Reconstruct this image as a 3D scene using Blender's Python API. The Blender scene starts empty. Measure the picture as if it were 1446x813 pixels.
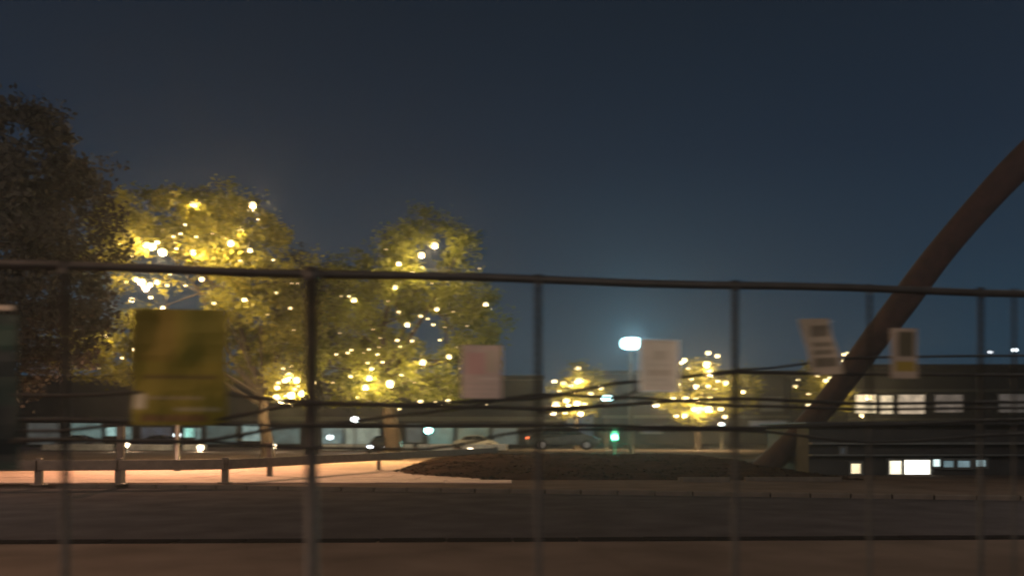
import bpy, bmesh, math, random
from mathutils import Vector, Matrix, noise
R = math.radians
rng = random.Random(7)
scene = bpy.context.scene
COL = scene.collection

# ------------------------------------------------------------------ camera
F = 1135.0; EYE = 1.7; HX, HY = 723.0, 612.0
cam_d = bpy.data.cameras.new("camera")
cam = bpy.data.objects.new("camera", cam_d); COL.objects.link(cam)
cam.location = (0, 0, EYE); cam.rotation_euler = (R(90), 0, 0)
cam_d.sensor_width = 36; cam_d.lens = 36 * F / 1446
cam_d.shift_y = (HY - 406.5) / 1446
cam_d.clip_start = 0.05; cam_d.clip_end = 4000
cam_d.dof.use_dof = True
cam_d.dof.focus_distance = 17.0
cam_d.dof.aperture_fstop = 0.70
cam_d.dof.aperture_ratio = 0.27
scene.camera = cam

# ------------------------------------------------------------------ world: night sky
w = bpy.data.worlds.new("World"); scene.world = w; w.use_nodes = True
nt = w.node_tree; nt.nodes.clear()
wo = nt.nodes.new("ShaderNodeOutputWorld"); bg = nt.nodes.new("ShaderNodeBackground")
tc = nt.nodes.new("ShaderNodeTexCoord"); sep = nt.nodes.new("ShaderNodeSeparateXYZ")
cr = nt.nodes.new("ShaderNodeValToRGB")
nt.links.new(tc.outputs["Generated"], sep.inputs[0])
nt.links.new(sep.outputs["Z"], cr.inputs[0])
e = cr.color_ramp.elements
e[0].position = 0.0; e[0].color = (0.022, 0.046, 0.070, 1)
e[1].position = 1.0; e[1].color = (0.006, 0.008, 0.013, 1)
for p, c in ((0.10, (0.0205, 0.044, 0.068, 1)), (0.20, (0.0155, 0.030, 0.049, 1)), (0.32, (0.0110, 0.0195, 0.034, 1)), (0.46, (0.0095, 0.0150, 0.024, 1))):
    k = e.new(p); k.color = (c[0] * .95, c[1] * 1.02, c[2] * 1.06, 1)
nt.links.new(cr.outputs[0], bg.inputs[0]); bg.inputs[1].default_value = 1.0
nt.links.new(bg.outputs[0], wo.inputs[0])
scene.view_settings.view_transform = 'Standard'
scene.view_settings.look = 'None'
scene.view_settings.exposure = 0.0
scene.view_settings.gamma = 1.0
scene.render.engine = 'CYCLES'
scene.cycles.use_denoising = True
scene.cycles.sample_clamp_indirect = 4
scene.cycles.max_bounces = 5
scene.cycles.transparent_max_bounces = 8
scene.cycles.caustics_reflective = False
scene.cycles.caustics_refractive = False

# ------------------------------------------------------------------ helpers
def P(px, py, d):
    return Vector(((px - HX) * d / F, d, EYE + (HY - py) * d / F))
def Xat(px, d): return (px - HX) * d / F
def Zat(py, d): return EYE + (HY - py) * d / F

def mat(name, col, rough=0.7, metal=0.0, var=0.25, scale=3.0, emit=None, estr=0.0, bump=0.0, col2=None, transl=0.0, stretch=None):
    m = bpy.data.materials.new(name); m.use_nodes = True
    t = m.node_tree; b = t.nodes["Principled BSDF"]
    tc = t.nodes.new("ShaderNodeTexCoord"); mp = t.nodes.new("ShaderNodeMapping")
    n = t.nodes.new("ShaderNodeTexNoise"); r = t.nodes.new("ShaderNodeValToRGB")
    n.inputs["Scale"].default_value = scale; n.inputs["Detail"].default_value = 6
    if stretch: mp.inputs["Scale"].default_value = stretch
    t.links.new(tc.outputs["Object"], mp.inputs[0]); t.links.new(mp.outputs[0], n.inputs["Vector"])
    t.links.new(n.outputs["Fac"], r.inputs[0])
    c2 = col2 or tuple(min(1, c * (1 + var)) for c in col)
    c1 = tuple(c * (1 - var) for c in col) if not col2 else col
    r.color_ramp.elements[0].position = 0.3; r.color_ramp.elements[0].color = (*c1, 1)
    r.color_ramp.elements[1].position = 0.7; r.color_ramp.elements[1].color = (*c2, 1)
    t.links.new(r.outputs[0], b.inputs["Base Color"])
    b.inputs["Roughness"].default_value = rough; b.inputs["Metallic"].default_value = metal
    if emit:
        b.inputs["Emission Color"].default_value = (*emit, 1)
        b.inputs["Emission Strength"].default_value = estr
    if bump:
        bp = t.nodes.new("ShaderNodeBump"); bp.inputs["Strength"].default_value = bump
        n2 = t.nodes.new("ShaderNodeTexNoise"); n2.inputs["Scale"].default_value = scale * 9; n2.inputs["Detail"].default_value = 5
        t.links.new(mp.outputs[0], n2.inputs["Vector"])
        t.links.new(n2.outputs["Fac"], bp.inputs["Height"]); t.links.new(bp.outputs[0], b.inputs["Normal"])
    if transl:
        tr = t.nodes.new("ShaderNodeBsdfTranslucent"); mx = t.nodes.new("ShaderNodeMixShader")
        t.links.new(r.outputs[0], tr.inputs[0]); mx.inputs[0].default_value = transl
        t.links.new(b.outputs[0], mx.inputs[1]); t.links.new(tr.outputs[0], mx.inputs[2])
        t.links.new(mx.outputs[0], t.nodes["Material Output"].inputs[0])
    return m

def link(name, bm, m, parent=None, smooth=False, loc=None):
    me = bpy.data.meshes.new(name); bm.normal_update(); bm.to_mesh(me); bm.free()
    if m: me.materials.append(m)
    if smooth:
        for p in me.polygons: p.use_smooth = True
    o = bpy.data.objects.new(name, me); COL.objects.link(o)
    if parent: o.parent = parent
    if loc is not None: o.location = loc
    return o
def tag(o, label=None, cat=None, group=None, kind=None):
    if label: o["label"] = label
    if cat: o["category"] = cat
    if group: o["group"] = group
    if kind: o["kind"] = kind
    return o
def thing(name, loc, label, cat, group=None, rz=0):
    o = bpy.data.objects.new(name, None); COL.objects.link(o)
    o.location = loc; o.rotation_euler = (0, 0, rz); o.empty_display_size = 0.2
    return tag(o, label, cat, group)
def box(bm, x0, x1, y0, y1, z0, z1, M=None):
    vs = [bm.verts.new((x, y, z)) for z in (z0, z1) for x, y in ((x0, y0), (x1, y0), (x1, y1), (x0, y1))]
    if M:
        for v in vs: v.co = M @ v.co
    for f in ((3, 2, 1, 0), (4, 5, 6, 7), (0, 1, 5, 4), (1, 2, 6, 5), (2, 3, 7, 6), (3, 0, 4, 7)):
        bm.faces.new([vs[i] for i in f])
def B(*a):
    bm = bmesh.new(); box(bm, *a); return bm
def bevel(bm, w=0.02, seg=2):
    bmesh.ops.bevel(bm, geom=bm.edges[:], offset=w, segments=seg, affect='EDGES', profile=0.5); return bm
def tube(bm, pts, rad, n=8, cap=True):
    pts = [Vector(p) for p in pts]
    if not hasattr(rad, '__len__'): rad = [rad] * len(pts)
    rings = []; up = Vector((0.123, 0.31, 0.94)).normalized()
    for i, p in enumerate(pts):
        t = (pts[min(i + 1, len(pts) - 1)] - pts[max(i - 1, 0)])
        if t.length < 1e-9: t = Vector((0, 0, 1))
        t.normalize()
        ref = up if abs(t.dot(up)) < 0.95 else Vector((1, 0, 0))
        a = t.cross(ref).normalized(); b = t.cross(a)
        rings.append([bm.verts.new(p + rad[i] * (math.cos(2 * math.pi * k / n) * a + math.sin(2 * math.pi * k / n) * b)) for k in range(n)])
    for r0, r1 in zip(rings, rings[1:]):
        for k in range(n): bm.faces.new((r0[k], r0[(k + 1) % n], r1[(k + 1) % n], r1[k]))
    if cap:
        bm.faces.new(rings[0]); bm.faces.new(rings[-1][::-1])
    return bm
def T(pts, rad, n=8):
    return tube(bmesh.new(), pts, rad, n)
def sphere(r, sub=2, sc=(1, 1, 1)):
    bm = bmesh.new(); bmesh.ops.create_icosphere(bm, subdivisions=sub, radius=r)
    for v in bm.verts: v.co = Vector((v.co.x * sc[0], v.co.y * sc[1], v.co.z * sc[2]))
    return bm
def sheet(name, pts, z, m, nx=1):
    bm = bmesh.new(); bm.faces.new([bm.verts.new((x, y, z)) for x, y in pts])
    bmesh.ops.triangulate(bm, faces=bm.faces[:])
    o = link(name, bm, m); tag(o, kind="structure"); return o

# ------------------------------------------------------------------ materials
M_ground = mat("ground", (0.035, 0.033, 0.030), 0.95, scale=0.4, bump=0.3)
M_asph = mat("asphalt", (0.052, 0.046, 0.048), 0.95, scale=0.9, var=0.22, bump=0.35)
M_pave = mat("pavement", (0.105, 0.080, 0.066), 0.95, scale=0.7, var=0.22, bump=0.3)
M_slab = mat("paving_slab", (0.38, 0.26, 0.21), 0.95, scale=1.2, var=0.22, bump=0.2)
M_kerb = mat("kerb", (0.09, 0.073, 0.062), 0.8, scale=2.0, var=0.2, bump=0.2)
M_soil = mat("soil", (0.036, 0.020, 0.015), 1.0, scale=1.5, var=0.35, bump=0.6)
M_fence = mat("galvanised_steel", (0.045, 0.043, 0.043), 0.7, 0.3, scale=8, var=0.2)
M_fdark = mat("dark_steel", (0.055, 0.05, 0.048), 0.6, 0.3, scale=6, var=0.25)
M_cable = mat("cable", (0.03, 0.028, 0.026), 0.6, 0.2, scale=20)
M_bark = mat("bark", (0.022, 0.015, 0.011), 0.95, scale=3, var=0.4, bump=0.8, stretch=(3, 3, 0.6))
M_leaf = mat("leaf", (0.050, 0.060, 0.009), 0.75, scale=1.0, transl=0.4, col2=(0.22, 0.215, 0.024))
M_leaf2 = mat("leaf_green", (0.035, 0.052, 0.008), 0.75, scale=1.0, transl=0.4, col2=(0.16, 0.18, 0.020))
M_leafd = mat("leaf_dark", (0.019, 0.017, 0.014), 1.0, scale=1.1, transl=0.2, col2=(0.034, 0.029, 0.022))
M_wood = mat("painted_rail", (0.10, 0.068, 0.052), 0.7, scale=4, var=0.25, bump=0.2)
M_rust = mat("rust_red_steel", (0.028, 0.012, 0.010), 0.95, 0.0, scale=2.5, var=0.35, bump=0.3)
def emis(name, c, s): return mat(name, (0.8, 0.8, 0.8), 0.4, emit=c, estr=s, var=0.02)
M_bulb = emis("warm_bulb", (1.0, 0.80, 0.42), 2.6)
M_bulbs = emis("warm_bulb_small", (1.0, 0.78, 0.38), 2.0)
M_bulbd = emis("warm_bulb_dim", (1.0, 0.75, 0.35), 1.3)
M_wire = mat("light_wire", (0.02, 0.025, 0.015), 0.7)

for _m in (M_asph, M_pave, M_soil, M_ground, M_kerb):
    _m.node_tree.nodes["Principled BSDF"].inputs["Specular IOR Level"].default_value = 0.0; _m.node_tree.nodes["Principled BSDF"].inputs["IOR"].default_value = 1.0
# ------------------------------------------------------------------ ground and roads
sheet("ground", [(-600, -60), (600, -60), (600, 900), (-600, 900)], -0.02, M_ground)
def gd(py): return F * EYE / (py - HY)
def GP(px, py):
    d = gd(py); return ((px - HX) * d / F, d)
# road between the near kerb and the far kerb
near_l, near_r = (-60, 11.9 - 0.6), (60, 12.9)
def lerp(a, b, t): return a + (b - a) * t
def near_y(x): return 12.35 + 0.035 * x          # near kerb line
def far_y(x): return 22.9 - 0.19 * x if x > -12 else 25.2   # far kerb line
sheet("road", [(-90, near_y(-90)), (90, near_y(90)), (40, 15.5), (20, far_y(20)), (0, far_y(0)), (-12, far_y(-12)), (-90, 25.2)], 0.0, M_asph)
# near pavement of slabs beneath the fence
bm = bmesh.new()
def raised(name, poly, z0, z1, m):
    bm = bmesh.new()
    lo = [bm.verts.new((x, y, z0)) for x, y in poly]; hi = [bm.verts.new((x, y, z1)) for x, y in poly]
    bm.faces.new(hi); n = len(poly)
    for i in range(n): bm.faces.new((lo[i], lo[(i + 1) % n], hi[(i + 1) % n], hi[i]))
    bm.normal_update()
    o = link(name, bm, m); tag(o, kind="structure"); return o
raised("near_pavement", [(-70, -40), (70, -40), (70, near_y(70) - 0.3), (-70, near_y(-70) - 0.3)], -0.1, 0.10, M_pave)
raised("plaza", [(-90, 25.5), (-12, 25.5), (0, far_y(0) + 0.3), (20, far_y(20) + 0.3), (34, 18), (60, 30), (60, 96), (-90, 96)], -0.1, 0.11, M_pave)
M_dpave = M_pave
M_dkerb = mat("dark_kerb", (0.014, 0.012, 0.012), 0.85, scale=2.0, var=0.2, bump=0.2)
M_dkerb.node_tree.nodes["Principled BSDF"].inputs["IOR"].default_value = 1.0
def kerb_line(ya, x0, x1, step, zt, w, name, km=None):
    root = thing(name, (0, 0, 0), None, None); root["kind"] = "structure"
    x = x0; n = 0; meshes = None
    while x < x1:
        y0, y1 = ya(x), ya(x + step); ang = math.atan2(y1 - y0, step)
        if meshes is None:
            b = bevel(B(0.006, step - 0.006, -w, 0, -0.1, zt), 0.015, 1)
            o = link("kerb_stone", b, km or M_kerb, root); meshes = o.data
        else:
            o = bpy.data.objects.new("kerb_stone", meshes); COL.objects.link(o); o.parent = root
        o.location = (x, y0 + (0 if name == "kerb" else 0) , rng.uniform(-.004, .004)); o.rotation_euler = (0, 0, ang); x += step; n += 1
    return root
kerb_line(lambda x: near_y(x) , -11, 12, 1.0, 0.112, 0.45, "near_kerb", M_dkerb)
kerb_line(lambda x: far_y(x) + 0.30, -22, 24, 1.0, 0.125, 0.3, "far_kerb")
# plaza slabs: one nearby band of pieces which the picture can still tell apart
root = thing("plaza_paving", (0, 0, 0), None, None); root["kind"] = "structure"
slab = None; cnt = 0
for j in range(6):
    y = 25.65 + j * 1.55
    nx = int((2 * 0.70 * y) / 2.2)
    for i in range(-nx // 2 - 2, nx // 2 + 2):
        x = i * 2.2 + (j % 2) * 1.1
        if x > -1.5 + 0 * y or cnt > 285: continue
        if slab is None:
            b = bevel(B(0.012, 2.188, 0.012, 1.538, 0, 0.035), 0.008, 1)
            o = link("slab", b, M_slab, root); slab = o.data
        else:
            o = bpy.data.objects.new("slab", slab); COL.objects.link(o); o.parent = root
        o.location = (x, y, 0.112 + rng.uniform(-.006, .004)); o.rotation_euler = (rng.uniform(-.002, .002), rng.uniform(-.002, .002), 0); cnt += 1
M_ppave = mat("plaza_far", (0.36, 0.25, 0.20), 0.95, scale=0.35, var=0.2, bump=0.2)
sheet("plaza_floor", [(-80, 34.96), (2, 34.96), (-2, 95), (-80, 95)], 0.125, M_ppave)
# dark planted mound right of the lit plaza
bm = bmesh.new(); NX, NY = 60, 26; g = []
for j in range(NY + 1):
    row = []
    for i in range(NX + 1):
        u, v = i / NX, j / NY
        x = -5.2 + 17.5 * u ; y0 = lerp(31.5, 27.2, min(1, u * 4)) ; y = y0 + v * 26
        prof = math.sin(math.pi * min(1, v * 1.0)) ** 0.7 * min(1, (u * 7)) * min(1, (1 - u) * 6 + .0)
        z = 0.10 + prof * (0.48 + 0.18 * noise.noise((x * .25, y * .25, 0))) 
        row.append(bm.verts.new((x, y, z if 0 < v < 1 else 0.05)))
    g.append(row)
for j in range(NY):
    for i in range(NX): bm.faces.new((g[j][i], g[j][i + 1], g[j + 1][i + 1], g[j + 1][i]))
tag(link("mound", bm, M_soil, smooth=True), kind="structure")
# low creeping plants on the mound
bm = bmesh.new()
def mound_z(x, y):
    u = (x + 5.2) / 17.5; y0 = lerp(31.5, 27.2, min(1, u * 4)); v = (y - y0) / 26
    if not (0.01 < v < .99 and 0.01 < u < .99): return None
    prof = math.sin(math.pi * v) ** 0.7 * min(1, u * 7) * min(1, (1 - u) * 6)
    return 0.10 + prof * (0.48 + 0.18 * noise.noise((x * .25, y * .25, 0)))
for k in range(9000):
    x = rng.uniform(-5, 12); y = 27.5 + 22 * rng.random() ** 1.5; z = mound_z(x, y)
    if z is None or noise.noise((x * .8, y * .8, 3)) < -.1: continue
    c = Vector((x, y, z + rng.uniform(0, .05))); a = rng.uniform(0, 6.28); l = rng.uniform(.04, .09)
    d1 = Vector((math.cos(a) * l, math.sin(a) * l, rng.uniform(-.02, .04))); d2 = Vector((-math.sin(a) * l * .6, math.cos(a) * l * .6, rng.uniform(-.02, .04)))
    bm.faces.new([bm.verts.new(c + q) for q in (-d1, d2, d1, -d2)])
M_cover = mat("creeping_plants", (0.030, 0.019, 0.012), 1.0); M_cover.node_tree.nodes["Principled BSDF"].inputs["IOR"].default_value = 1.0
tag(link("ground_cover", bm, M_cover), "low dark creeping plants covering the mound right of the lit plaza", "plants", kind="stuff")
sheet("dark_sheet", [(-3.5, 54), (34, 54), (70, 96), (70, 130), (-3.5, 130)], 0.135, M_asph)  # dark sheet added over the plaza, darkens the floodlit ground past the mound

# ------------------------------------------------------------------ fence in the foreground
FZ = 3.0
A = P(0, 371, 0); 
dA = (FZ - EYE) * F / (HY - 370); dB = (FZ - EYE) * F / (HY - 411)
fa = Vector((Xat(0, dA), dA)); fb = Vector((Xat(1446, dB), dB))
def fence_pt(px):
    # intersection of the view direction with the fence line, in plan
    s = (px - HX) / F; dx, dy = fb.x - fa.x, fb.y - fa.y
    t = (s * fa.y - fa.x) / (dx - s * dy)
    return Vector((fa.x + dx * t, fa.y + dy * t))
fdir = (fb - fa).normalized(); fn = Vector((fdir.y, -fdir.x))    # towards the camera
fang = math.atan2(fdir.y, fdir.x)
fence = thing("wire_fence", (fa.x, fa.y, 0.10), "tall wire fence with round top rail and slack dark cables across the foreground", "fence")
def fpart(name, bm, m, smooth=True):
    for v in bm.verts: v.co -= Vector((fa.x, fa.y, 0.10))
    return link(name, bm, m, fence, smooth)
L0, L1 = -3.5, (fb - fa).length + 3.5
def along(s, z, off=0.0): return Vector((fa.x + fdir.x * s + fn.x * off, fa.y + fdir.y * s + fn.y * off, z))
fpart("top_rail", T([along(lerp(L0, L1, t / 24), FZ + 0.008 * math.sin(t * 1.3) - .02) for t in range(25)], 0.034, 10), M_fdark)
posts = [(-250, .045, M_fence), (92, .030, M_fence), (440, .052, M_fdark), (760, .028, M_fence), (1038, .027, M_fence), (1228, .017, M_fence), (1385, .022, M_fence), (1432, .014, M_fence), (1700, .045, M_fence)]
for px, r, m in posts:
    q = fence_pt(px)
    pb = T([(q.x, q.y, 0.101), (q.x, q.y, FZ - 0.055)], r, 12)
    fpart("post", pb, m)
    cb = bmesh.new(); tube(cb, [(q.x, q.y, FZ - .075), (q.x, q.y, FZ + .022)], r * 1.25, 12)
    fpart("post_cap", cb, m)
# cables: pixel height along the rail -> slack lines held by the posts
def cable(pairs, r=0.011, off=0.05):
    pts = []
    for (x0, y0), (x1, y1) in zip(pairs, pairs[1:]):
        n = max(2, int((x1 - x0) / 45))
        for i in range(n):
            t = i / n; px = lerp(x0, x1, t); q = fence_pt(px)
            pts.append((q.x + fn.x * off, q.y + fn.y * off, Zat(lerp(y0, y1, t * t * (3 - 2 * t)), q.y)))
    q = fence_pt(pairs[-1][0]); pts.append((q.x + fn.x * off, q.y + fn.y * off, Zat(pairs[-1][1], q.y)))
    fpart("cable", T(pts, r * 1.3, 6), M_cable)
cable([(-200, 552), (92, 559), (260, 552), (440, 568), (560, 571), (760, 563), (870, 541), (1038, 526), (1228, 529), (1446, 530), (1600, 531)], .010)
cable([(-200, 596), (92, 592), (260, 598), (440, 570), (560, 573), (690, 575), (760, 577), (1038, 563), (1228, 570), (1385, 568), (1600, 566)], .011)
cable([(-200, 611), (92, 608), (200, 596), (440, 601), (600, 583), (760, 557), (900, 562), (1038, 573), (1228, 578), (1385, 576), (1600, 575)], .009)
cable([(-200, 622), (92, 620), (260, 624), (440, 600), (600, 601), (760, 600), (1038, 604), (1228, 600), (1446, 592), (1600, 590)], .011)
cable([(-200, 640), (92, 621), (260, 622), (440, 632), (600, 634), (760, 606), (1038, 607), (1228, 624), (1446, 612), (1600, 610)], .009)
cable([(760, 583), (830, 576), (950, 534), (1038, 523), (1228, 505), (1385, 503), (1600, 501)], .008)
# woven wire between posts: thin diagonal wires, far too many to count
bm = bmesh.new(); step = 0.075; H = FZ - .06 - .14; s = L0 - H
def wire(bm, a, b, r=0.0014):
    t = (b - a).normalized(); u = t.cross(Vector((fn.x, fn.y, 0))).normalized() * r; v = Vector((fn.x, fn.y, 0)) * r
    ra = [bm.verts.new(a + c) for c in (u, -u * .5 + v, -u * .5 - v)]; rb = [bm.verts.new(b + c) for c in (u, -u * .5 + v, -u * .5 - v)]
    for k in range(3): bm.faces.new((ra[k], ra[(k + 1) % 3], rb[(k + 1) % 3], rb[k]))
while s < L1:
    s0, s1 = max(s, L0), min(s + H, L1)
    if s1 > s0:
        wire(bm, along(s0, .14 + (s0 - s), .002), along(s1, .14 + (s1 - s), .002))
        wire(bm, along(s0, .14 + H - (s0 - s), -.002), along(s1, .14 + H - (s1 - s), -.002))
    s += step
o = fpart("woven_wire", bm, M_fence, False); o["kind"] = "stuff"

# ------------------------------------------------------------------ signs tied on the fence
def marked_face(name, base, marks, rough=0.6):
    """flat print and painted reflection: soft-edged rows in the sign's own plane. marks: (u0,u1,v0,v1,colour) in 0..1 of the board"""
    m = bpy.data.materials.new(name); m.use_nodes = True; t = m.node_tree; b = t.nodes["Principled BSDF"]
    tc = t.nodes.new("ShaderNodeTexCoord"); sp = t.nodes.new("ShaderNodeSeparateXYZ"); t.links.new(tc.outputs["Generated"], sp.inputs[0])
    n = t.nodes.new("ShaderNodeTexNoise"); n.inputs["Scale"].default_value = 4; n.inputs["Detail"].default_value = 4
    t.links.new(tc.outputs["Generated"], n.inputs["Vector"])
    mul = t.nodes.new("ShaderNodeMix"); mul.data_type = 'RGBA'
    mul.inputs[6].default_value = (*[c * .78 for c in base], 1); mul.inputs[7].default_value = (*[min(1, c * 1.15) for c in base], 1)
    t.links.new(n.outputs["Fac"], mul.inputs[0]); cur = mul.outputs[2]
    def ss(sock, a, bb):
        r = t.nodes.new("ShaderNodeMapRange"); r.interpolation_type = 'SMOOTHSTEP'
        r.inputs[1].default_value = a; r.inputs[2].default_value = bb; t.links.new(sock, r.inputs[0]); return r.outputs[0]
    def mulm(a, b_):
        q = t.nodes.new("ShaderNodeMath"); q.operation = 'MULTIPLY'; t.links.new(a, q.inputs[0]); t.links.new(b_, q.inputs[1]); return q.outputs[0]
    for u0, u1, v0, v1, c in marks:
        e = 0.02
        f = mulm(mulm(ss(sp.outputs["X"], u0 - e, u0 + e), ss(sp.outputs["X"], u1 + e, u1 - e)), mulm(ss(sp.outputs["Z"], v0 - e, v0 + e), ss(sp.outputs["Z"], v1 + e, v1 - e)))
        mx = t.nodes.new("ShaderNodeMix"); mx.data_type = 'RGBA'; t.links.new(f, mx.inputs[0]); t.links.new(cur, mx.inputs[6]); mx.inputs[7].default_value = (*c, 1); cur = mx.outputs[2]
    t.links.new(cur, b.inputs["Base Color"]); b.inputs["Roughness"].default_value = rough
    return m
def panel_mesh(W, H, th, wob=0.006, nx=8, nz=10, seed=0, skew=0.0):
    bm = bmesh.new(); fr, bk = [], []
    for j in range(nz + 1):
        a, b = [], []
        for i in range(nx + 1):
            x = (i / nx - .5) * W; z = (j / nz - .5) * H
            yo = wob * noise.noise((x * 4 + seed, z * 4, seed)) * 2
            xx = x + skew * z
            a.append(bm.verts.new((xx, yo, z))); b.append(bm.verts.new((xx, yo + th, z)))
        fr.append(a); bk.append(b)
    for j in range(nz):
        for i in range(nx):
            bm.faces.new((fr[j][i], fr[j][i + 1], fr[j + 1][i + 1], fr[j + 1][i]))
            bm.faces.new((bk[j][i], bk[j + 1][i], bk[j + 1][i + 1], bk[j][i + 1]))
    for i in range(nx):
        bm.faces.new((fr[0][i + 1], fr[0][i], bk[0][i], bk[0][i + 1])); bm.faces.new((fr[nz][i], fr[nz][i + 1], bk[nz][i + 1], bk[nz][i]))
    for j in range(nz):
        bm.faces.new((fr[j][0], fr[j + 1][0], bk[j + 1][0], bk[j][0])); bm.faces.new((fr[j + 1][nx], fr[j][nx], bk[j][nx], bk[j + 1][nx]))
    return bm
M_tie = mat("tie", (0.5, 0.5, 0.48), 0.5)
def fsign(name, label, cat, x0, x1, y0, y1, m, edge=None, wob=.006, skew=0, tilt=0, group=None, th=.006, rx=0):
    q = fence_pt((x0 + x1) / 2); d = q.y - .08
    W = (x1 - x0) * d / F / math.cos(fang); Hh = (y1 - y0) * d / F
    r = thing(name, (q.x + fn.x * .07, q.y + fn.y * .07, Zat((y0 + y1) / 2, d)), label, cat, group, fang)
    r.rotation_euler = (rx, tilt, fang)
    link("board", panel_mesh(W, Hh, th, wob, seed=x0 * .13, skew=skew), m, r)
    if edge:
        t = .011
        for a in ((-W / 2 - t, W / 2 + t, -.008, .010, Hh / 2 - .002, Hh / 2 + t), (-W / 2 - t, W / 2 + t, -.008, .010, -Hh / 2 - t, -Hh / 2 + .002),
                  (-W / 2 - t, -W / 2 + .002, -.0075, .0095, -Hh / 2 + .002, Hh / 2 - .002), (W / 2 - .002, W / 2 + t, -.0075, .0095, -Hh / 2 + .002, Hh / 2 - .002)):
            link("frame", bevel(B(*a), .003, 1), edge, r)
    for sx in (-1, 1):
        for sz in (-1, 1):
            c = T([(sx * (W / 2 - .03), -.012, sz * (Hh / 2 - .03)), (sx * (W / 2 - .035), .085, sz * (Hh / 2 - .028))], .003, 5)
            link("tie", c, M_tie, r)
    return r
tan = (0.50, 0.42, 0.34)
M_edge = mat("rim_lit_edge", (0.9, 0.9, 0.86), 0.35, var=.08)  # frame colour carries the floodlight's rim light
fsign("notice_sign", "pinkish beige notice board on the fence at the right edge of the broad lit tree", "sign", 651, 707, 487, 562,
      marked_face("notice_pink", (0.56, 0.42, 0.36), [(.12, .6, .45, .86, (.52, .31, .28)), (.62, .86, .5, .9, (.50, .41, .31)), (.45, .92, .36, .38, (.70, .60, .52)), (.08, .9, .26, .29, (.46, .36, .30)), (.08, .9, .16, .18, (.46, .36, .30)), (.2, .85, .07, .09, (.45, .35, .30))]), wob=.008)
fsign("notice_sign", "bright edged beige notice board on the fence just right of the white floodlight", "sign", 902, 953, 481, 551,
      marked_face("notice_white", (0.82, 0.73, 0.60), [(.3, .7, .62, .80, (.66, .58, .46)), (.15, .85, .5, .53, (.68, .60, .48)), (.15, .85, .30, .42, (.64, .55, .43)), (.15, .7, .2, .23, (.68, .60, .48)), (.15, .85, .1, .12, (.68, .60, .48))]), M_edge, wob=.003)
fsign("notice_sign", "crooked tan notice board with dark rows of print, left of the leaning pipe", "sign", 1131, 1176, 449, 529,
      marked_face("notice_rows", (0.40, 0.32, 0.24), [(.30, .72, .68, .88, (.15, .12, .085)), (.30, .78, .5, .58, (.18, .145, .10)), (.30, .78, .36, .44, (.18, .145, .10)), (.32, .85, .14, .30, (.14, .115, .08))]), wob=.02, skew=-.22, tilt=R(-3))
fsign("notice_sign", "tan notice board with dark upper panel and yellow strip, over the leaning pipe", "sign", 1250, 1290, 463, 534,
      marked_face("notice_yellow", (0.36, 0.28, 0.22), [(.26, .88, .44, .93, (.085, .07, .04)), (.16, .92, .14, .34, (.26, .18, .02))]), wob=.006)
M_banner = marked_face("mustard_banner", (0.19, 0.155, 0.012), [(.02, .14, .14, .27, (.42, .38, .28)), (.12, .75, .225, .245, (.26, .21, .12)), (.45, .93, .125, .15, (.30, .26, .16)), (.0, .45, .55, .98, (.17, .125, .010)), (.55, .97, .55, .98, (.16, .14, .012)), (.1, .9, .40, .43, (.10, .07, .015)), (.1, .8, .03, .09, (.16, .09, .03))], .8)  # pale mark at lower left is a reflection painted into the cloth
fsign("banner", "mustard yellow cloth banner hanging on the fence below the left lit tree", "banner", 194, 320, 436, 600, M_banner, wob=.022, th=.003)
M_green = marked_face("green_banner", (0.010, 0.030, 0.026), [(.3, .97, .78, .94, (.006, .040, .030)), (.3, .97, .60, .76, (.030, .040, .042)), (.3, .97, .05, .42, (.014, .022, .024))], .7)
fsign("banner", "dark green cloth banner cut by the left edge, on the fence below a pale tag", "banner", -90, 27, 443, 664, M_green, wob=.02, th=.003)
fsign("name_tag", "narrow cream tag on the fence above the dark green banner", "tag", -40, 22, 430, 437, mat("cream_tag", (0.6, 0.5, 0.4), .4), wob=.001)

# ------------------------------------------------------------------ leaning red-brown pipe
pp = [(1072, 666, 33.5), (1112, 630, 33), (1165, 572, 32), (1215, 505, 31), (1268, 436, 30), (1325, 360, 29.5), (1385, 290, 29), (1446, 226, 28.5), (1530, 150, 28), (1640, 66, 27.5)]
pts = [P(*a) for a in pp]; base = Vector((pts[0].x, pts[0].y, 0.0))
pipe = thing("leaning_pipe", base, "thick reddish brown steel pipe leaning up to the right behind the fence", "pipe")
sm = []
for i in range(len(pts) - 1):
    p0, p1, p2, p3 = pts[max(i - 1, 0)], pts[i], pts[i + 1], pts[min(i + 2, len(pts) - 1)]
    for k in range(5):
        t = k / 5; sm.append(.5 * ((2 * p1) + (-p0 + p2) * t + (2 * p0 - 5 * p1 + 4 * p2 - p3) * t * t + (-p0 + 3 * p1 - 3 * p2 + p3) * t ** 3) - base)
sm.append(pts[-1] - base)
link("shaft", T(sm, [.47 + .02 * math.sin(i * .4) + .05 * (i / len(sm)) for i in range(len(sm))], 18), M_rust, pipe, True)
link("base_plate", bevel(B(-1.0, 1.0, -.8, .8, -.01, .16), .02, 1), M_fdark, pipe)

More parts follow.
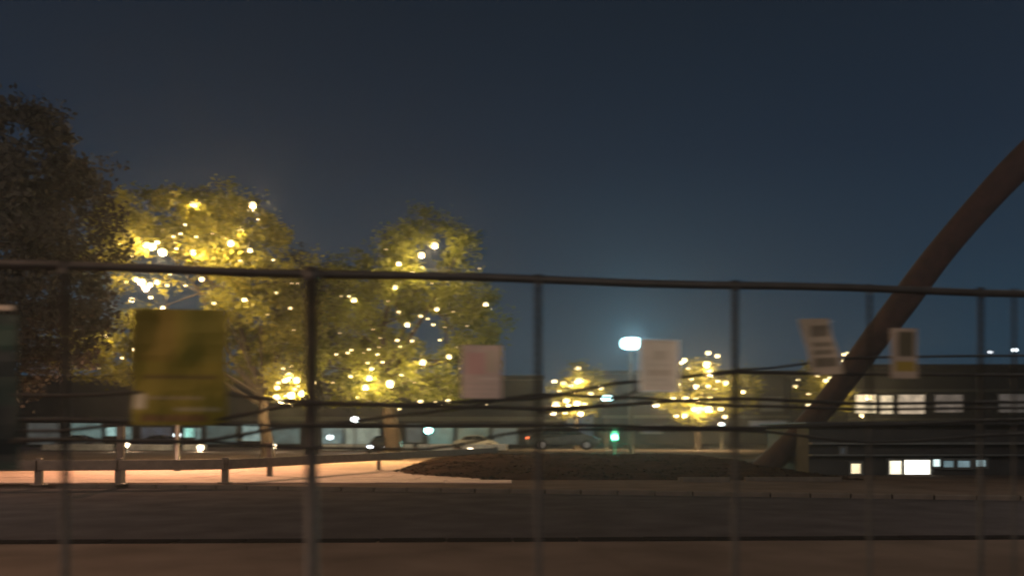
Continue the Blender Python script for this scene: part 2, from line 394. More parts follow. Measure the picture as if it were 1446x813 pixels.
# ------------------------------------------------------------------ guard rail on the plaza
rail_px = [(-70, 690), (55, 690), (168, 689), (318, 687), (535, 668), (700, 653)]
rp = [Vector((*GP(a, b), 0.147)) for a, b in rail_px]
guard = thing("guard_rail", rp[0], "low dark brown guard rail with a broad bar on posts along the lit plaza", "railing")
for i, p in enumerate(rp):
    q = p - rp[0]; wd = .10 if i < 4 else .08
    link("post", bevel(B(q.x - wd, q.x + wd, q.y - wd * .8, q.y + wd * .8, -.04, .80), .012, 1), M_wood, guard)
    link("foot", bevel(B(q.x - wd * 2, q.x + wd * 2, q.y - wd * 1.8, q.y + wd * 1.8, -.04, .015), .01, 1), M_wood, guard)
for a, b in zip(rp, rp[1:]):
    a2, b2 = a - rp[0], b - rp[0]; v = b2 - a2; L = v.length; an = math.atan2(v.y, v.x)
    Mx = Matrix.Translation(a2) @ Matrix.Rotation(an, 4, 'Z')
    bb = B(.012, L - .012, -.17, -.09, .42, .74); bevel(bb, .02, 2)
    for vv in bb.verts: vv.co = Mx @ vv.co
    link("bar", bb, M_wood, guard)
# taller dark post beside the rail at the second bay
def simple_post(name, px, d, ytop, w, label, cat):
    x = Xat(px, d); zt = Zat(ytop, d)
    r = thing(name, (x, d, .147), label, cat)
    link("shaft", bevel(B(-w, w, -w, w, -.03, zt - .147), .01, 1), M_wood, r)
    link("cap", bevel(B(-w * 1.3, w * 1.3, -w * 1.3, w * 1.3, zt - .147, zt - .1), .01, 1), M_wood, r)
simple_post("wooden_post", 171, 25.6, 600, .10, "tall square dark post standing behind the guard rail, left of the mustard banner", "post")
simple_post("wooden_post", 381, 29.5, 626, .09, "short square dark post behind the guard rail under the forked tree", "post")

# ------------------------------------------------------------------ trees
def leaf_quad(bm, c, s, rg):
    a = Vector((rg.gauss(0, 1), rg.gauss(0, 1), rg.gauss(0, 1))).normalized()
    b = a.cross(Vector((rg.gauss(0, 1), rg.gauss(0, 1), rg.gauss(0, 1)))).normalized()
    l = s * rg.uniform(.7, 1.3)
    bm.faces.new([bm.verts.new(c + q) for q in (-a * l, b * l * .5, a * l, -b * l * .5)])
def tree(name, label, base, lobes, leafmat, nclump, nleaf, lsize, seed, trunk_r, fork=None, group=None, limb_n=9, bark=None):
    """lobes: list of (centre, (rx,ry,rz), weight) in world space"""
    rg = random.Random(seed); base = Vector(base)
    r = thing(name, base, label, "tree", group)
    tot = sum(l[2] for l in lobes); clumps = []
    for k in range(nclump):
        u = rg.random() * tot
        for c, rad, wt in lobes:
            u -= wt
            if u <= 0: break
        while True:
            v = Vector((rg.uniform(-1, 1), rg.uniform(-1, 1), rg.uniform(-1, 1)))
            if v.length <= 1 and (v.length > .35 or rg.random() < .35): break
        p = Vector(c) + Vector((v.x * rad[0], v.y * rad[1], v.z * rad[2]))
        if noise.noise(p * (1.6 / max(rad[0], 1)) + Vector((seed, 0, 0))) < -.06: continue
        clumps.append((p, v.length))
    bm = bmesh.new()
    for p, q in clumps:
        cs = lsize * rg.uniform(2.6, 5.5)
        for i in range(nleaf):
            o = Vector((rg.gauss(0, .5), rg.gauss(0, .5), rg.gauss(0, .36))) * cs
            leaf_quad(bm, p + o - base, lsize * (.75 if q > .8 else 1), rg)
    link("crown", bm, leafmat, r)
    bm = bmesh.new()
    fk = Vector(fork) - base if fork else Vector((0, 0, (lobes[0][0][2] - base.z) * .45))
    n = 7; tp = [Vector((math.sin(i * .9) * trunk_r * .25, math.cos(i * 1.1) * trunk_r * .2, -.05)) if i == 0 else fk * (i / n) + Vector((math.sin(i * .9) * trunk_r * .3, math.cos(i * 1.1) * trunk_r * .3, 0)) for i in range(n + 1)]
    tube(bm, tp, [trunk_r * (1.45 if i == 0 else 1.12 - .42 * i / n) for i in range(n + 1)], 12)
    for k in range(limb_n):
        tgt = rg.choice(clumps)[0] - base; st = tp[-1] if k % 3 else tp[-2]
        mid = st.lerp(tgt, .5) + Vector((rg.uniform(-.1, .1), rg.uniform(-.1, .1), .12)) * (tgt - st).length
        q1 = st.lerp(mid, .5) + Vector((rg.uniform(-.06, .06), 0, .04)) * (tgt - st).length
        r0 = trunk_r * rg.uniform(.22, .42)
        tube(bm, [st, q1, mid, mid.lerp(tgt, .55), tgt], [r0, r0 * .75, r0 * .5, r0 * .28, r0 * .08], 7)
        for s in range(2):
            t2 = rg.choice(clumps)[0] - base
            if (t2 - mid).length < (tgt - st).length: tube(bm, [mid, mid.lerp(t2, .5) + Vector((0, 0, .2)), t2], [r0 * .4, r0 * .2, r0 * .05], 6)
    link("trunk", bm, bark or M_bark, r, True)
    return r
def lobe(px, py, rpx, rpy, d, rd, wt): return (tuple(P(px, py, d)), (rpx * d / F, rd, rpy * d / F), wt)
GT = "trees wound with lights"
dB_, dC_ = 45., 48.
tree("broadleaf_tree", "large forked tree full of yellow lights, behind the mustard banner", (Xat(377, dB_), dB_, .12),
     [lobe(265, 370, 150, 100, dB_, 4.2, 4), lobe(330, 320, 75, 55, dB_, 3, 1.3), lobe(230, 305, 90, 40, dB_, 3, .8), lobe(375, 440, 75, 70, dB_ + 1, 3.5, 1.7), lobe(150, 490, 75, 50, dB_ - 1, 3, 1.3), lobe(320, 500, 70, 45, dB_ + 2, 3, .9), lobe(430, 430, 50, 90, dB_ + 3, 3, .8), lobe(408, 540, 34, 34, dB_ - .5, 1.6, .35)],
     M_leaf, 760, 62, .17, 3, .34, P(372, 560, dB_), None, 12)
tree("broadleaf_tree", "broad green tree with lights throughout its crown, left of the pinkish notice board", (Xat(552, dC_), dC_, .12),
     [lobe(580, 450, 120, 100, dC_, 4.5, 4), lobe(600, 350, 75, 50, dC_, 3, 1), lobe(500, 500, 75, 70, dC_, 4, 1.5), lobe(660, 470, 55, 85, dC_, 3.5, 1.2), lobe(590, 550, 110, 26, dC_, 3.5, .9), lobe(500, 400, 60, 45, dC_ + 2, 3, .5)],
     M_leaf2, 740, 62, .17, 5, .48, P(552, 545, dC_), None, 12)
tree("broadleaf_tree", "huge unlit dark brown tree filling the left edge behind the green banner", (Xat(-60, 30), 30, .12),
     [lobe(-30, 330, 190, 150, 30, 4.5, 4), lobe(40, 230, 110, 70, 30, 3, 1.2), lobe(60, 430, 95, 90, 31, 3, 1.5), lobe(-30, 520, 90, 50, 31, 3, .6)],
     M_leafd, 900, 52, .17, 8, .42, P(-50, 520, 30))
GS = "small trees wound with lights"
tree("broadleaf_tree", "small round tree covered in yellow lights, left of the white floodlight", (Xat(815, 80), 80, -.01),
     [lobe(815, 552, 46, 40, 80, 3.0, 3)], M_leaf, 150, 36, .2, 11, .25, P(815, 588, 80), None, 7)
tree("broadleaf_tree", "small wide tree covered in yellow lights, right of the bright edged notice board", (Xat(985, 78), 78, -.01),
     [lobe(985, 552, 62, 48, 78, 3.4, 3), lobe(1050, 550, 28, 30, 79, 2.2, .7)], M_leaf, 210, 36, .2, 12, .28, P(985, 592, 78), None, 7)
tree("broadleaf_tree", "small sparse tree with few yellow lights below the crooked tan notice board", (Xat(1160, 82), 82, -.01),
     [lobe(1160, 545, 44, 50, 82, 3.0, 3)], M_leaf, 130, 36, .2, 13, .25, P(1160, 590, 82), None, 7)
tree("broadleaf_tree", "dark unlit tree between the two big lit trees, behind the thick fence post", (Xat(440, 62), 62, .12),
     [lobe(440, 440, 75, 90, 62, 4, 3), lobe(470, 530, 80, 50, 62, 4, 1.4)], M_leafd, 240, 40, .22, 15, .3, P(440, 560, 62))

# ------------------------------------------------------------------ light strings in the trees
bulb_mesh = None
def bulb_obj(par, loc, r, m):
    global bulb_mesh
    key = m.name
    if bulb_mesh is None: bulb_mesh = {}
    if key not in bulb_mesh:
        o = link("bulb", sphere(1, 2), m, par, True); bulb_mesh[key] = o.data
    else:
        o = bpy.data.objects.new("bulb", bulb_mesh[key]); COL.objects.link(o); o.parent = par
    o.location = loc; o.scale = (r, r, r); return o
light_data = {}
def bulb_light(par, loc, watts):
    if watts not in light_data:
        ld = bpy.data.lights.new("bulb_light", 'POINT'); ld.energy = watts; ld.color = (1.0, 0.64, 0.25); ld.shadow_soft_size = .03; light_data[watts] = ld
    lo = bpy.data.objects.new("bulb_light", light_data[watts]); COL.objects.link(lo); lo.parent = par; lo.location = loc
def light_string(label, d, dd, pts, seed, group=None, k=1.0, size=.5):
    rg = random.Random(seed)
    ps = []
    for a in pts:
        px, py, rp_ = a[:3]; dz = d - rg.uniform(.25, 1) * dd
        ps.append((P(px, py, dz), rp_ * size * dz / F, rp_))
    cx = sum((p[0] for p in ps), Vector()) / len(ps); base = Vector((cx.x, cx.y, min(p[0].z for p in ps)))
    r = thing("light_string", base, label, "string lights", group)
    for p, rad, rp_ in ps:
        bulb_obj(r, p - base, rad, M_bulb if rp_ >= 5 else (M_bulbs if rp_ > 2 else M_bulbd))
        wt = 0 if rp_ < 3 else (12 if rp_ < 5 else (75 if rp_ < 7 else 700))
        if wt: bulb_light(r, p - base + Vector((0, 0, -rad - .045)), round(wt * k))
    # wire visits the bulbs by nearest neighbour
    left = ps[1:]; cur = ps[0]; path = [cur]
    while left:
        nx = min(left, key=lambda q: (q[0] - cur[0]).length); left.remove(nx); path.append(nx); cur = nx
    wp = []
    for a, b in zip(path, path[1:]):
        L = (b[0] - a[0]).length
        for k in range(4):
            t = k / 4; q = a[0].lerp(b[0], t); q = q + Vector((0, 0, a[1] * 1.1 - .06 * L * 4 * t * (1 - t))); wp.append(q - base)
    link("wire", T(wp, .012, 4), M_wire, r)
    return r
B_main = [(273,288,7),(357,289,8),(261,317,3),(340,324,6),(326,343,8),(353,353,5),(273,356,7),(277,334,3),(245,334,3),(249,351,3),(339,368,3),(386,367,3),(240,387,3),(285,394,6),(262,403,3),(236,403,4),(212,402,6),(186,423,6),(230,434,5),(213,420,4),(190,459,3),(148,475,5),(125,470,3),(190,493,4),(345,423,5),(302,428,4),(390,413,3),(410,435,4),(420,400,2),(412,400,2),(378,444,2),(215,348,9),(230,356,10),(207,345,7),(222,342,5),(200,398,9),(192,394,6),(206,407,8),(222,398,6),(255,330,3),(170,345,2),(186,362,2),(178,398,3),(320,300,2),(300,330,2),(365,310,2),(415,466,2),(140,520,2),(172,505,3)]
B_low = [(391,547,5),(402,537,6),(408,530,9),(413,540,4),(419,536,8),(390,561,8),(397,566,6),(404,560,5),(411,558,9),(427,555,8),(400,520,3),(411,516,4),(393,540,4),(443,540,4),(412,572,3),(416,549,4),(421,545,3)]
C_main = [(614,346,8),(595,360,8),(563,372,5),(582,386,6),(558,405,5),(500,423,6),(493,418,3),(482,418,2),(575,458,6),(594,446,4),(617,436,5),(563,440,3),(686,429,5),(561,480,4),(582,481,4),(565,489,3),(621,480,3),(475,500,3),(491,498,3),(496,494,3),(521,493,3),(597,511,8),(634,503,6),(519,512,3),(521,533,7),(525,520,5),(516,546,7),(540,511,3),(551,541,10),(495,531,4),(567,529,3),(585,540,2),(594,567,6),(615,568,4),(633,566,6),(622,571,3),(564,577,3),(514,498,2),(527,465,2),(537,477,2),(686,571,3),(677,379,2),(545,352,2),(612,458,3),(628,462,2),(604,450,3),(660,460,2),(645,490,2),(650,520,2),(533,500,3),(535,490,2),(548,425,2),(640,440,2),(610,400,2),(470,540,2),(505,560,3),(480,470,2)]
D_p = [(816,520,6),(783,538,5),(796,541,6),(805,545,6),(816,536,8),(848,547,6),(834,556,6),(785,570,7),(800,565,6),(803,573,5),(815,569,7),(781,583,5),(820,584,6),(808,554,4),(790,552,3),(826,570,4),(798,583,3)]
E_p = [(960,512,5),(966,508,6),(1000,498,6),(1013,502,5),(998,514,8),(1003,526,7),(1025,540,6),(1014,538,3),(976,535,3),(983,545,5),(1000,545,4),(958,542,3),(1049,553,5),(926,570,7),(950,563,6),(968,563,7),(983,565,7),(980,577,6),(990,576,7),(1001,577,8),(1018,577,5),(1024,588,5),(967,586,5),(955,587,4),(1003,562,4),(1011,549,3),(940,520,3),(972,520,3)]
F_p = [(1197,499,5),(1190,500,4),(1189,509,5),(1154,530,4),(1178,531,4),(1166,537,5),(1142,572,6),(1142,556,3),(1123,545,4),(1127,536,3),(1226,560,7),(1217,586,5),(1172,533,4)]
light_string("string of yellow round bulbs through the crown of the large forked tree", dB_, 5.2, B_main, 1)
light_string("tight bunch of glowing yellow bulbs beside the trunk of the large forked tree", dB_, 2.0, B_low, 2, None, .5, .52)
light_string("string of yellow round bulbs through the broad green tree left of the pinkish notice board", dC_, 5.2, C_main, 3)
light_string("string of yellow bulbs in the small round tree left of the white floodlight", 80, 3.6, D_p, 4, None, 2.0)
light_string("string of yellow bulbs in the small wide tree right of the bright edged notice board", 78, 4, E_p, 5, None, 2.0)
light_string("string of yellow bulbs in the small sparse tree below the crooked tan notice board", 82, 3.8, F_p, 6, None, 2.0)

# ------------------------------------------------------------------ lamps
M_pole = mat("lamp_pole", (0.09, 0.09, 0.09), 0.5, 0.6, scale=5)
def lamp(name, label, cat, px, py, d, col, estr, rpx, watts=0, pole_r=.07, head='globe', gz=0.0, group=None, offarm=0.0):
    top = P(px, py, d); base = Vector((top.x + offarm, d, gz))
    r = thing(name, base, label, cat, group); q = top - base; rad = rpx * d / F
    link("pole", T([(0, 0, -.02), (0, 0, q.z * .5), (0, 0, max(.1, q.z - rad * 1.05 if not offarm else q.z + .25))], [pole_r * 1.3, pole_r, pole_r * .8], 10), M_pole, r, True)
    if offarm: link("arm", T([(0, 0, q.z + .2), (q.x * .5, 0, q.z + rad + .32), (q.x, 0, q.z + rad + .05)], pole_r * .6, 8), M_pole, r, True)
    link("collar", T([(0, 0, .0), (0, 0, .12)], pole_r * 2, 10), M_pole, r)
    m = emis("lamp_glow", col, estr)
    if head == 'globe':
        link("lamp_globe", sphere(rad, 3, (1, 1, .95)), m, r, True, q)
        link("lamp_cap", T([(q.x, q.y, q.z + rad * .93), (q.x, q.y, q.z + rad * 1.2)], [rad * .6, rad * .15], 10), M_pole, r, True)
    elif head == 'flood':
        hb = bevel(B(q.x - rad * 1.5, q.x + rad * 1.5, -.08, .25, q.z - rad * .8, q.z + rad * .8), min(.2, rad * .45), 4); link("housing", hb, M_pole, r)
        lb = bmesh.new(); n_ = 24
        f0 = [lb.verts.new((q.x + rad * 1.35 * math.copysign(abs(math.cos(2 * math.pi * k / n_)) ** .7, math.cos(2 * math.pi * k / n_)), -.14, q.z + rad * .8 * math.copysign(abs(math.sin(2 * math.pi * k / n_)) ** .8, math.sin(2 * math.pi * k / n_)))) for k in range(n_)]
        f1 = [lb.verts.new(v.co + Vector((0, .055, 0))) for v in f0]
        lb.faces.new(f0); lb.faces.new(f1[::-1])
        for k in range(n_): lb.faces.new((f0[k], f1[k], f1[(k + 1) % n_], f0[(k + 1) % n_]))
        link("lamp_lens", lb, m, r)
        link("bracket", T([(q.x, .1, q.z - rad * 1.0), (q.x, .1, q.z - rad * 2.2)], .09, 8), M_pole, r)
    elif head == 'signal':
        hb = bevel(B(q.x - rad * 1.5, q.x + rad * 1.5, .02, .3, q.z - rad * 1.6, q.z + rad * 5), .03, 1); link("housing", hb, M_fdark, r)
        link("lamp_lens", sphere(rad, 2, (1, .35, 1)), m, r, True, q)
        for k in (1, 2): link("dark_lens", sphere(rad, 2, (1, .35, 1)), M_fdark, r, True, q + Vector((0, 0, rad * 2.1 * k - .4 * rad * k)))
    if watts:
        ld = bpy.data.lights.new("lamp_light", 'SPOT' if (head == 'flood' or px == 250) else 'POINT'); ld.energy = watts; ld.color = col; ld.shadow_soft_size = .04 if head != "flood" else .2
        lo = bpy.data.objects.new("lamp_light", ld); COL.objects.link(lo); lo.parent = r
        lo.location = q + Vector((0, -.25 - ld.shadow_soft_size, 0))
        if head == 'globe': lo.location = q + Vector((0, -pole_r * 1.3 - .06, -rad * 1.02 - ld.shadow_soft_size))
        if px == 250: ld.spot_size = R(158); ld.spot_blend = .35
        if head == 'flood': ld.spot_size = R(120); ld.spot_blend = 1.0; lo.rotation_euler = (R(94), 0, R(180))
    return r
WARM = (1.0, 0.52, 0.31)
lamp("street_lamp", "warm street lamp on the plaza, its head hidden behind the mustard banner", "street lamp", 250, 468, 33.5, WARM, 40, 7, 5600, .07, 'globe', .147)
lamp("street_lamp", "tall floodlight with dazzling bluish white head beside the bright edged notice board", "floodlight", 891, 485, 60, (.50, .93, 1.0), 4.5, 11.5, 5000, .16, 'flood')
lamp("street_lamp", "cyan white globe lamp in front of the shopfronts, left of the pinkish notice board", "street lamp", 605, 607, 66, (.35, 1, .9), 14, 5, 90, .05)
lamp("street_lamp", "small white globe lamp on a thin pole right of the thick fence post", "street lamp", 501, 592, 66, (.9, .97, 1), 14, 4, 60, .045)
lamp("street_lamp", "pale cyan pair lamp at the right edge of the small round lit tree", "street lamp", 857, 562, 75, (.5, .95, 1), 10, 5, 300, .05, 'flood')
lamp("traffic_signal", "green signal light low beside the dark car", "signal", 868, 617, 52.8, (.12, 1, .45), 9, 3.3, 500, .05, 'signal')
lamp("street_lamp", "small bluish lamp under the small wide lit tree", "street lamp", 1019, 599, 76, (.65, .9, 1), 5, 3, 0, .04)
lamp("street_lamp", "farthest right tiny white lamp high over the dark building at the right edge", "street lamp", 1433, 494, 130, (.85, .95, 1), 6, 2.6, 0, .07)
lamp("street_lamp", "fainter, left one of the two tiny lamps high over the dark office building", "street lamp", 1398, 497, 135, (.9, .95, 1), 2.2, 2.2, 0, .07)
for px, py, lb in ((178, 627, "warm bollard light just right of the tall square dark post"), (283, 631, "warm bollard light under the mustard banner"), (386, 630, "warm bollard light at the foot of the forked tree"), (250, 614, "small bluish white bollard light between the bright shop windows"), (466, 617, "small white bollard light just right of the thick fence post"), (664, 634, "small yellow bollard light under the pinkish notice board")):
    warm = 'warm' in lb or 'yellow' in lb
    lamp("bollard_light", lb, "bollard light", px, py, 70 if py > 620 else 88, (1, .78, .5) if warm else (.8, .95, 1), 10 if warm else 6, 3.6 if py < 632 else 2.6, 130 if warm else 0, .06)

# street lamps outside the frame, which light the road and the fence
def off_lamp(label, x, y, h, col, watts, arm):
    r = thing("street_lamp", (x, y, 0.0), label, "street lamp")
    link("pole", T([(0, 0, -.05), (0, 0, h * .5), (0, 0, h)], [.11, .09, .06], 12), M_pole, r, True)
    link("arm", T([(0, 0, h - .1), (arm * .5, 0, h + .25), (arm, 0, h + .3)], .04, 8), M_pole, r, True)
    link("housing", bevel(B(arm - .3, arm + .3, -.14, .14, h + .24, h + .36), .04, 2), M_pole, r)
    link("lamp_lens", bevel(B(arm - .24, arm + .24, -.1, .1, h + .20, h + .237), .01, 1), emis("lamp_glow", col, 20), r)
    ld = bpy.data.lights.new("lamp_light", 'POINT'); ld.energy = watts; ld.color = col; ld.shadow_soft_size = .25
    lo = bpy.data.objects.new("lamp_light", ld); COL.objects.link(lo); lo.parent = r; lo.location = (arm, 0, h - .12)
off_lamp("street lamp with warm orange light on the near pavement beyond the left edge", -11.5, 3.6, 6.5, (1, .60, .38), 2300, 1.2)
off_lamp("street lamp with pale warm light at the road beyond the right edge", 17, 13.0, 9, (1, .86, .72), 2200, -1.5)
off_lamp("street lamp with pale warm light behind the viewpoint", 4, -9, 8, (1, .84, .68), 2200, 1.2)
off_lamp("street lamp with pale warm light at the road beyond the left edge", -19, 15.0, 9, (1, .84, .70), 2600, 1.5)

# ------------------------------------------------------------------ long shop building behind
M_wall = mat("shop_wall", (0.20, 0.21, 0.22), .85, scale=.5, var=.25)
M_upper = mat("upper_wall", (0.030, 0.031, 0.038), .85, scale=.4, var=.25)
M_frame = mat("window_frame", (0.08, 0.085, 0.085), .5)
M_roof = mat("roofing", (0.03, 0.03, 0.034), .8)
def facade(name, label, cat, d, px0, px1, ytop, depth, wallm, wins, bands=(), gz=-.02, roofh=.5):
    """wins: (px0,px1,py0,py1, emission colour, strength)"""
    x0, x1 = Xat(px0, d), Xat(px1, d); zt = Zat(ytop, d)
    r = thing(name, ((x0 + x1) / 2, d, gz), label, cat); ox = (x0 + x1) / 2
    zt -= gz
    link("wall", B(x0 - ox, x1 - ox, 0, depth, 0, zt), wallm, r)
    rf = link("roof", bevel(B(x0 - ox - .3, x1 - ox + .3, -.5, depth + .3, zt + .003, zt + roofh), .06, 1), M_roof, r)
    for b0, b1 in bands:
        link("ledge", B(x0 - ox, x1 - ox, -.35, -.003, Zat(b1, d) - gz, Zat(b0, d) - gz), M_frame, r)
    for a in wins:
        p0, p1, q0, q1, c, s = a
        wx0, wx1, z0, z1 = Xat(p0, d) - ox, Xat(p1, d) - ox, Zat(q1, d) - gz, Zat(q0, d) - gz
        f = bmesh.new(); t = .09
        for bx in ((wx0 - t, wx1 + t, z1, z1 + t), (wx0 - t, wx1 + t, z0 - t, z0), (wx0 - t, wx0, z0, z1), (wx1, wx1 + t, z0, z1)):
            box(f, bx[0], bx[1], -.14, -.004, bx[2], bx[3])
        n = max(1, int((wx1 - wx0) / 2.6))
        fo = link("window", f, M_frame, r)
        for k in range(1, n):
            xm = lerp(wx0, wx1, k / n); link("mullion", B(xm - .04, xm + .04, -.10, -.012, z0, z1), M_frame, fo)
        m = mat("lit_glass", (.15, .16, .16), .15, emit=c, estr=s, var=.1)
        # uneven room light behind the pane
        t_ = m.node_tree; b_ = t_.nodes["Principled BSDF"]; nz = t_.nodes.new("ShaderNodeTexNoise"); nz.inputs["Scale"].default_value = .9
        tcx = t_.nodes.new("ShaderNodeTexCoord"); mr = t_.nodes.new("ShaderNodeMapRange"); mr.inputs[1].default_value = .3; mr.inputs[2].default_value = .7; mr.inputs[3].default_value = s * .55; mr.inputs[4].default_value = s * 1.35
        t_.links.new(tcx.outputs["Object"], nz.inputs["Vector"]); t_.links.new(nz.outputs["Fac"], mr.inputs[0]); t_.links.new(mr.outputs[0], b_.inputs["Emission Strength"])
        link("pane", B(wx0, wx1, -.05, -.006, z0, z1), m, fo)
    return r
TEAL = (.55, .85, .80)
facade("shop_building", "long two storey building with dim teal shopfronts behind the lit trees", "building", 110, -120, 765, 535, 16, M_upper,
       [(-60, -5, 596, 628, TEAL, 0.09), (40, 88, 597, 627, (.8, .85, .8), .06), (98, 144, 597, 626, TEAL, 0.18), (150, 164, 602, 615, (.6, .95, .9), .55), (172, 186, 602, 622, TEAL, 0.22),
        (200, 242, 603, 626, (.55, .65, .85), .07), (261, 274, 604, 617, (.45, 1, .85), .9), (277, 284, 604, 622, TEAL, .25), (292, 334, 600, 626, TEAL, 0.09), (343, 368, 599, 622, (.6, .85, .8), .35),
        (376, 424, 602, 626, TEAL, 0.11), (454, 484, 604, 626, (.55, .8, .78), .22), (488, 536, 604, 627, (.7, .82, .66), .30), (574, 596, 598, 624, (.6, .75, .75), .08), (604, 640, 603, 627, (.4, .8, .7), .2), (646, 690, 603, 627, (.45, .8, .65), .13), (696, 730, 604, 627, TEAL, 0.09)],
       bands=((588, 594), (533, 537)))
facade("office_building", "dark building at the right with a row of lit warm upper windows", "building", 100, 1195, 1600, 520, 20, M_upper,
       [(1208, 1236, 557, 583, (1, .80, .50), 1.1), (1243, 1260, 558, 584, (1, .80, .52), .95), (1268, 1305, 557, 584, (1, .78, .55), .55), (1320, 1359, 557, 582, (1, .80, .65), .13), (1410, 1450, 556, 582, (1, .85, .75), .07), (1480, 1520, 556, 582, (1, .85, .75), .07)],
       bands=((549, 553), (590, 594)))
facade("low_building", "low dark building in the middle distance between the small lit trees", "building", 125, 850, 1150, 528, 14, M_upper,
       [(1058, 1110, 594, 604, (.85, .88, .95), .07), (905, 935, 600, 612, (.8, .85, .95), .06), (1075, 1105, 560, 580, (.8, .85, .9), .015)], bands=((586, 590),))
facade("low_building", "low dark building seen just left of the small round lit tree", "building", 135, 700, 800, 560, 12, M_upper,
       [(742, 768, 600, 610, (.7, .9, .85), .08)], bands=((592, 595),))
# low pavilion with the bright low windows at the right
M_dark = mat("pavilion_wall", (0.018, 0.017, 0.018), .8, scale=1.5, var=.3)
facade("pavilion", "long low dark pavilion at the right with dazzling low windows", "building", 31, 1142, 1620, 600, 5, M_dark,
       [(1200, 1214, 654, 668, (1, .82, .50), 1.6), (1254, 1272, 650, 669, (1, .90, .66), 1.5), (1275, 1312, 649, 669, (1, .95, .80), 3.0), (1315, 1326, 648, 658, (.8, 1, .97), 1.6), (1330, 1345, 650, 659, (.45, .75, .85), .35), (1350, 1368, 650, 659, (.5, .78, .88), .40), (1376, 1390, 649, 658, (.6, .85, .9), .55), (1186, 1192, 632, 640, (.3, .5, .7), .05)],
       bands=((624, 627), (641, 643)), gz=0.08, roofh=.12)

# ------------------------------------------------------------------ cars
M_glass = mat("car_glass", (0.02, 0.025, 0.03), .08)
M_tyre = mat("tyre", (0.02, 0.02, 0.02), .9)
M_rim = mat("rim", (0.4, 0.4, 0.42), .3, .8)
def car(label, loc, rz, paint, head=0, tail=0, hcol=(.75, .85, 1)):
    r = thing("parked_car", loc, label, "car", None, rz)
    prof = [(-2.2, .35), (-2.25, .62), (-2.1, .86), (-1.75, .93), (-1.15, 1.30), (-.6, 1.44), (.25, 1.44), (.75, 1.32), (1.25, .95), (1.85, .84), (2.15, .70), (2.25, .48), (2.2, .3)]
    bm = bmesh.new(); ws = [.86] * 13
    L = [bm.verts.new((x, -(.86 if z < .95 else .86 - (z - .9) * .45), z)) for x, z in prof]; Rr = [bm.verts.new((x, (.86 if z < .95 else .86 - (z - .9) * .45), z)) for x, z in prof]
    n = len(prof); bm.faces.new(L[::-1]); bm.faces.new(Rr)
    for i in range(n): bm.faces.new((L[i], L[(i + 1) % n], Rr[(i + 1) % n], Rr[i]))
    bevel(bm, .04, 2); link("body", bm, paint, r)
    for s in (-1, 1):
        bm = bmesh.new(); vs = [(-1.5, .95), (-1.08, 1.27), (-.2, 1.38), (-.2, .95)]; bm.faces.new([bm.verts.new((x, s * (.868 if z < 1 else .868 - (z - .9) * .44), z)) for x, z in vs])
        vs = [(-.12, .95), (-.12, 1.38), (.3, 1.37), (.68, 1.27), (1.1, .95)]; bm.faces.new([bm.verts.new((x, s * (.868 if z < 1 else .868 - (z - .9) * .44), z)) for x, z in vs])
        link("side_window", bm, M_glass, r)
        for x in (-1.35, 1.4):
            wv = bmesh.new(); tube(wv, [(x, s * .68, .32), (x, s * .88, .32)], .32, 18); wo_ = link("wheel", wv, M_tyre, r)
            rv = bmesh.new(); tube(rv, [(x, s * .87, .32), (x, s * .895, .32)], .19, 12); link("rim", rv, M_rim, wo_)
        hm = emis("headlight_glow", hcol, head) if head else M_rim
        link("headlight", sphere(.13, 2, (.5, 1.3, .8)), hm, r, True, (2.2, s * .6, .64))
        tm = emis("tail_glow", (1, .10, .02), tail) if tail else mat("tail_off", (.15, .01, .01), .3)
        link("taillight", sphere(.12, 2, (.5, 1.5, .7)), tm, r, True, (-2.2, s * .62, .74))
    bm = bmesh.new(); bm.faces.new([bm.verts.new(c) for c in ((1.22, -.74, .985), (1.22, .74, .985), (.80, .62, 1.31), (.80, -.62, 1.31))]); link("windscreen", bm, M_glass, r)
    bm = bmesh.new(); bm.faces.new([bm.verts.new(c) for c in ((-1.72, .72, .965), (-1.72, -.72, .965), (-1.2, -.62, 1.29), (-1.2, .62, 1.29))]); link("rear_window", bm, M_glass, r)
    return r
car("dark car side on with dim orange tail light, left of the green signal light", (Xat(795, 50), 50, .7), 0, mat("dark_paint", (0.05, 0.06, 0.058), .3, .3), 0, 4)
car("pale grey car parked under the pinkish notice board", (Xat(672, 84), 84, .12), 0, mat("pale_paint", (0.45, 0.47, 0.46), .35, .2))
car("dark car facing the view with one dazzling blue white headlight by the broad green tree", (Xat(535, 56) + .15, 58, .12), R(-94), mat("black_paint", (0.03, 0.03, 0.035), .25, .3), 26)
car("silver car parked left of the tall square dark post", (Xat(112, 86), 86, .12), 0, mat("silver_paint", (0.4, 0.42, 0.43), .35, .4))
car("bluish car parked behind the lower edge of the mustard banner", (Xat(228, 92), 92, .12), 0, mat("blue_paint", (0.10, 0.12, 0.2), .3, .3))
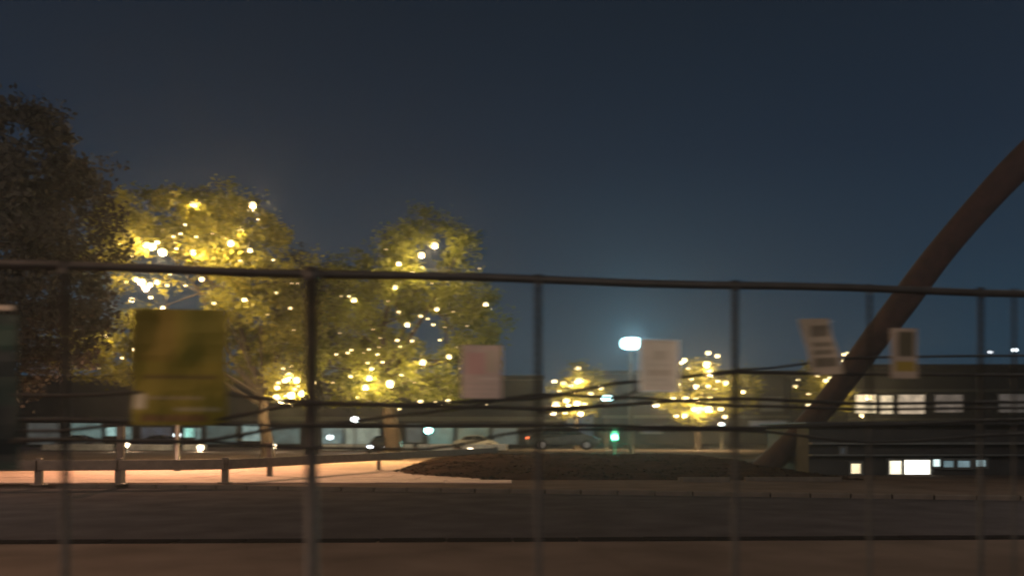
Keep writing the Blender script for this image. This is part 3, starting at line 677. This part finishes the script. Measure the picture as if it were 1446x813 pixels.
# pale low kerb blocks in front of the shops
for x0, x1, lb in ((60, 160, "pale low concrete barrier left of the tall square dark post"), (184, 243, "pale low concrete barrier below the left half of the mustard banner"), (259, 290, "short pale low concrete barrier below the right half of the mustard banner"), (455, 545, "pale low concrete barrier right of the thick fence post"), (560, 583, "short pale low concrete barrier right of the broad tree trunk"), (590, 640, "pale low concrete barrier under the cyan white lamp"), (655, 716, "pale low concrete barrier under the pale grey car")):
    d = 74; a, b = Xat(x0, d), Xat(x1, d)
    r = thing("concrete_barrier", ((a + b) / 2, d, .125), lb, "barrier"); h = (b - a) / 2
    link("block", bevel(B(-h, h, -.12, .12, -.01, .62), .03, 1), mat("pale_concrete", (.75, .72, .68), .8), r)
    link("footing", B(-h - .1, h + .1, -.22, .22, -.01, .06), M_kerb, r)
# pale edging lines in the dark area right
for x0, x1, d, lb in ((958, 1030, 39, "nearer pale edging stone right of the mound"), (1050, 1190, 37.5, "long pale edging stone left of the pavilion"), (965, 1020, 46, "far short pale edging stone right of the mound")):
    a, b = Xat(x0, d), Xat(x1, d)
    zt = 1.7 - (662 - HY) * d / F if d < 45 else .2
    o = link("edging_stone", bevel(B(-(b - a) / 2, (b - a) / 2, -.1, .1, -.3, .14), .02, 1), M_kerb, None, False, ((a + b) / 2, d - 12, .12)); 
    o.location = ((a + b) / 2 * (27.0 / d) , 26.6 + (46 - d) * .05, .11); o.scale = (.7, 1, 1)
    tag(o, lb, "edging")

# ------------------------------------------------------------------ added haze
HZ = 0.00065  # scatter volume added for lamp halos and lifted blacks, stands in for lens glare
if HZ:
    m = bpy.data.materials.new("halo_haze"); m.use_nodes = True; t = m.node_tree; t.nodes.clear()
    o_ = t.nodes.new("ShaderNodeOutputMaterial"); v = t.nodes.new("ShaderNodeVolumePrincipled")
    v.inputs["Color"].default_value = (.78, .87, 1, 1); v.inputs["Density"].default_value = HZ; v.inputs["Anisotropy"].default_value = .78
    t.links.new(v.outputs[0], o_.inputs["Volume"])
    tag(link("halo_haze", B(-640, 640, -90, 940, -1.1, 24.5), m), kind="stuff")
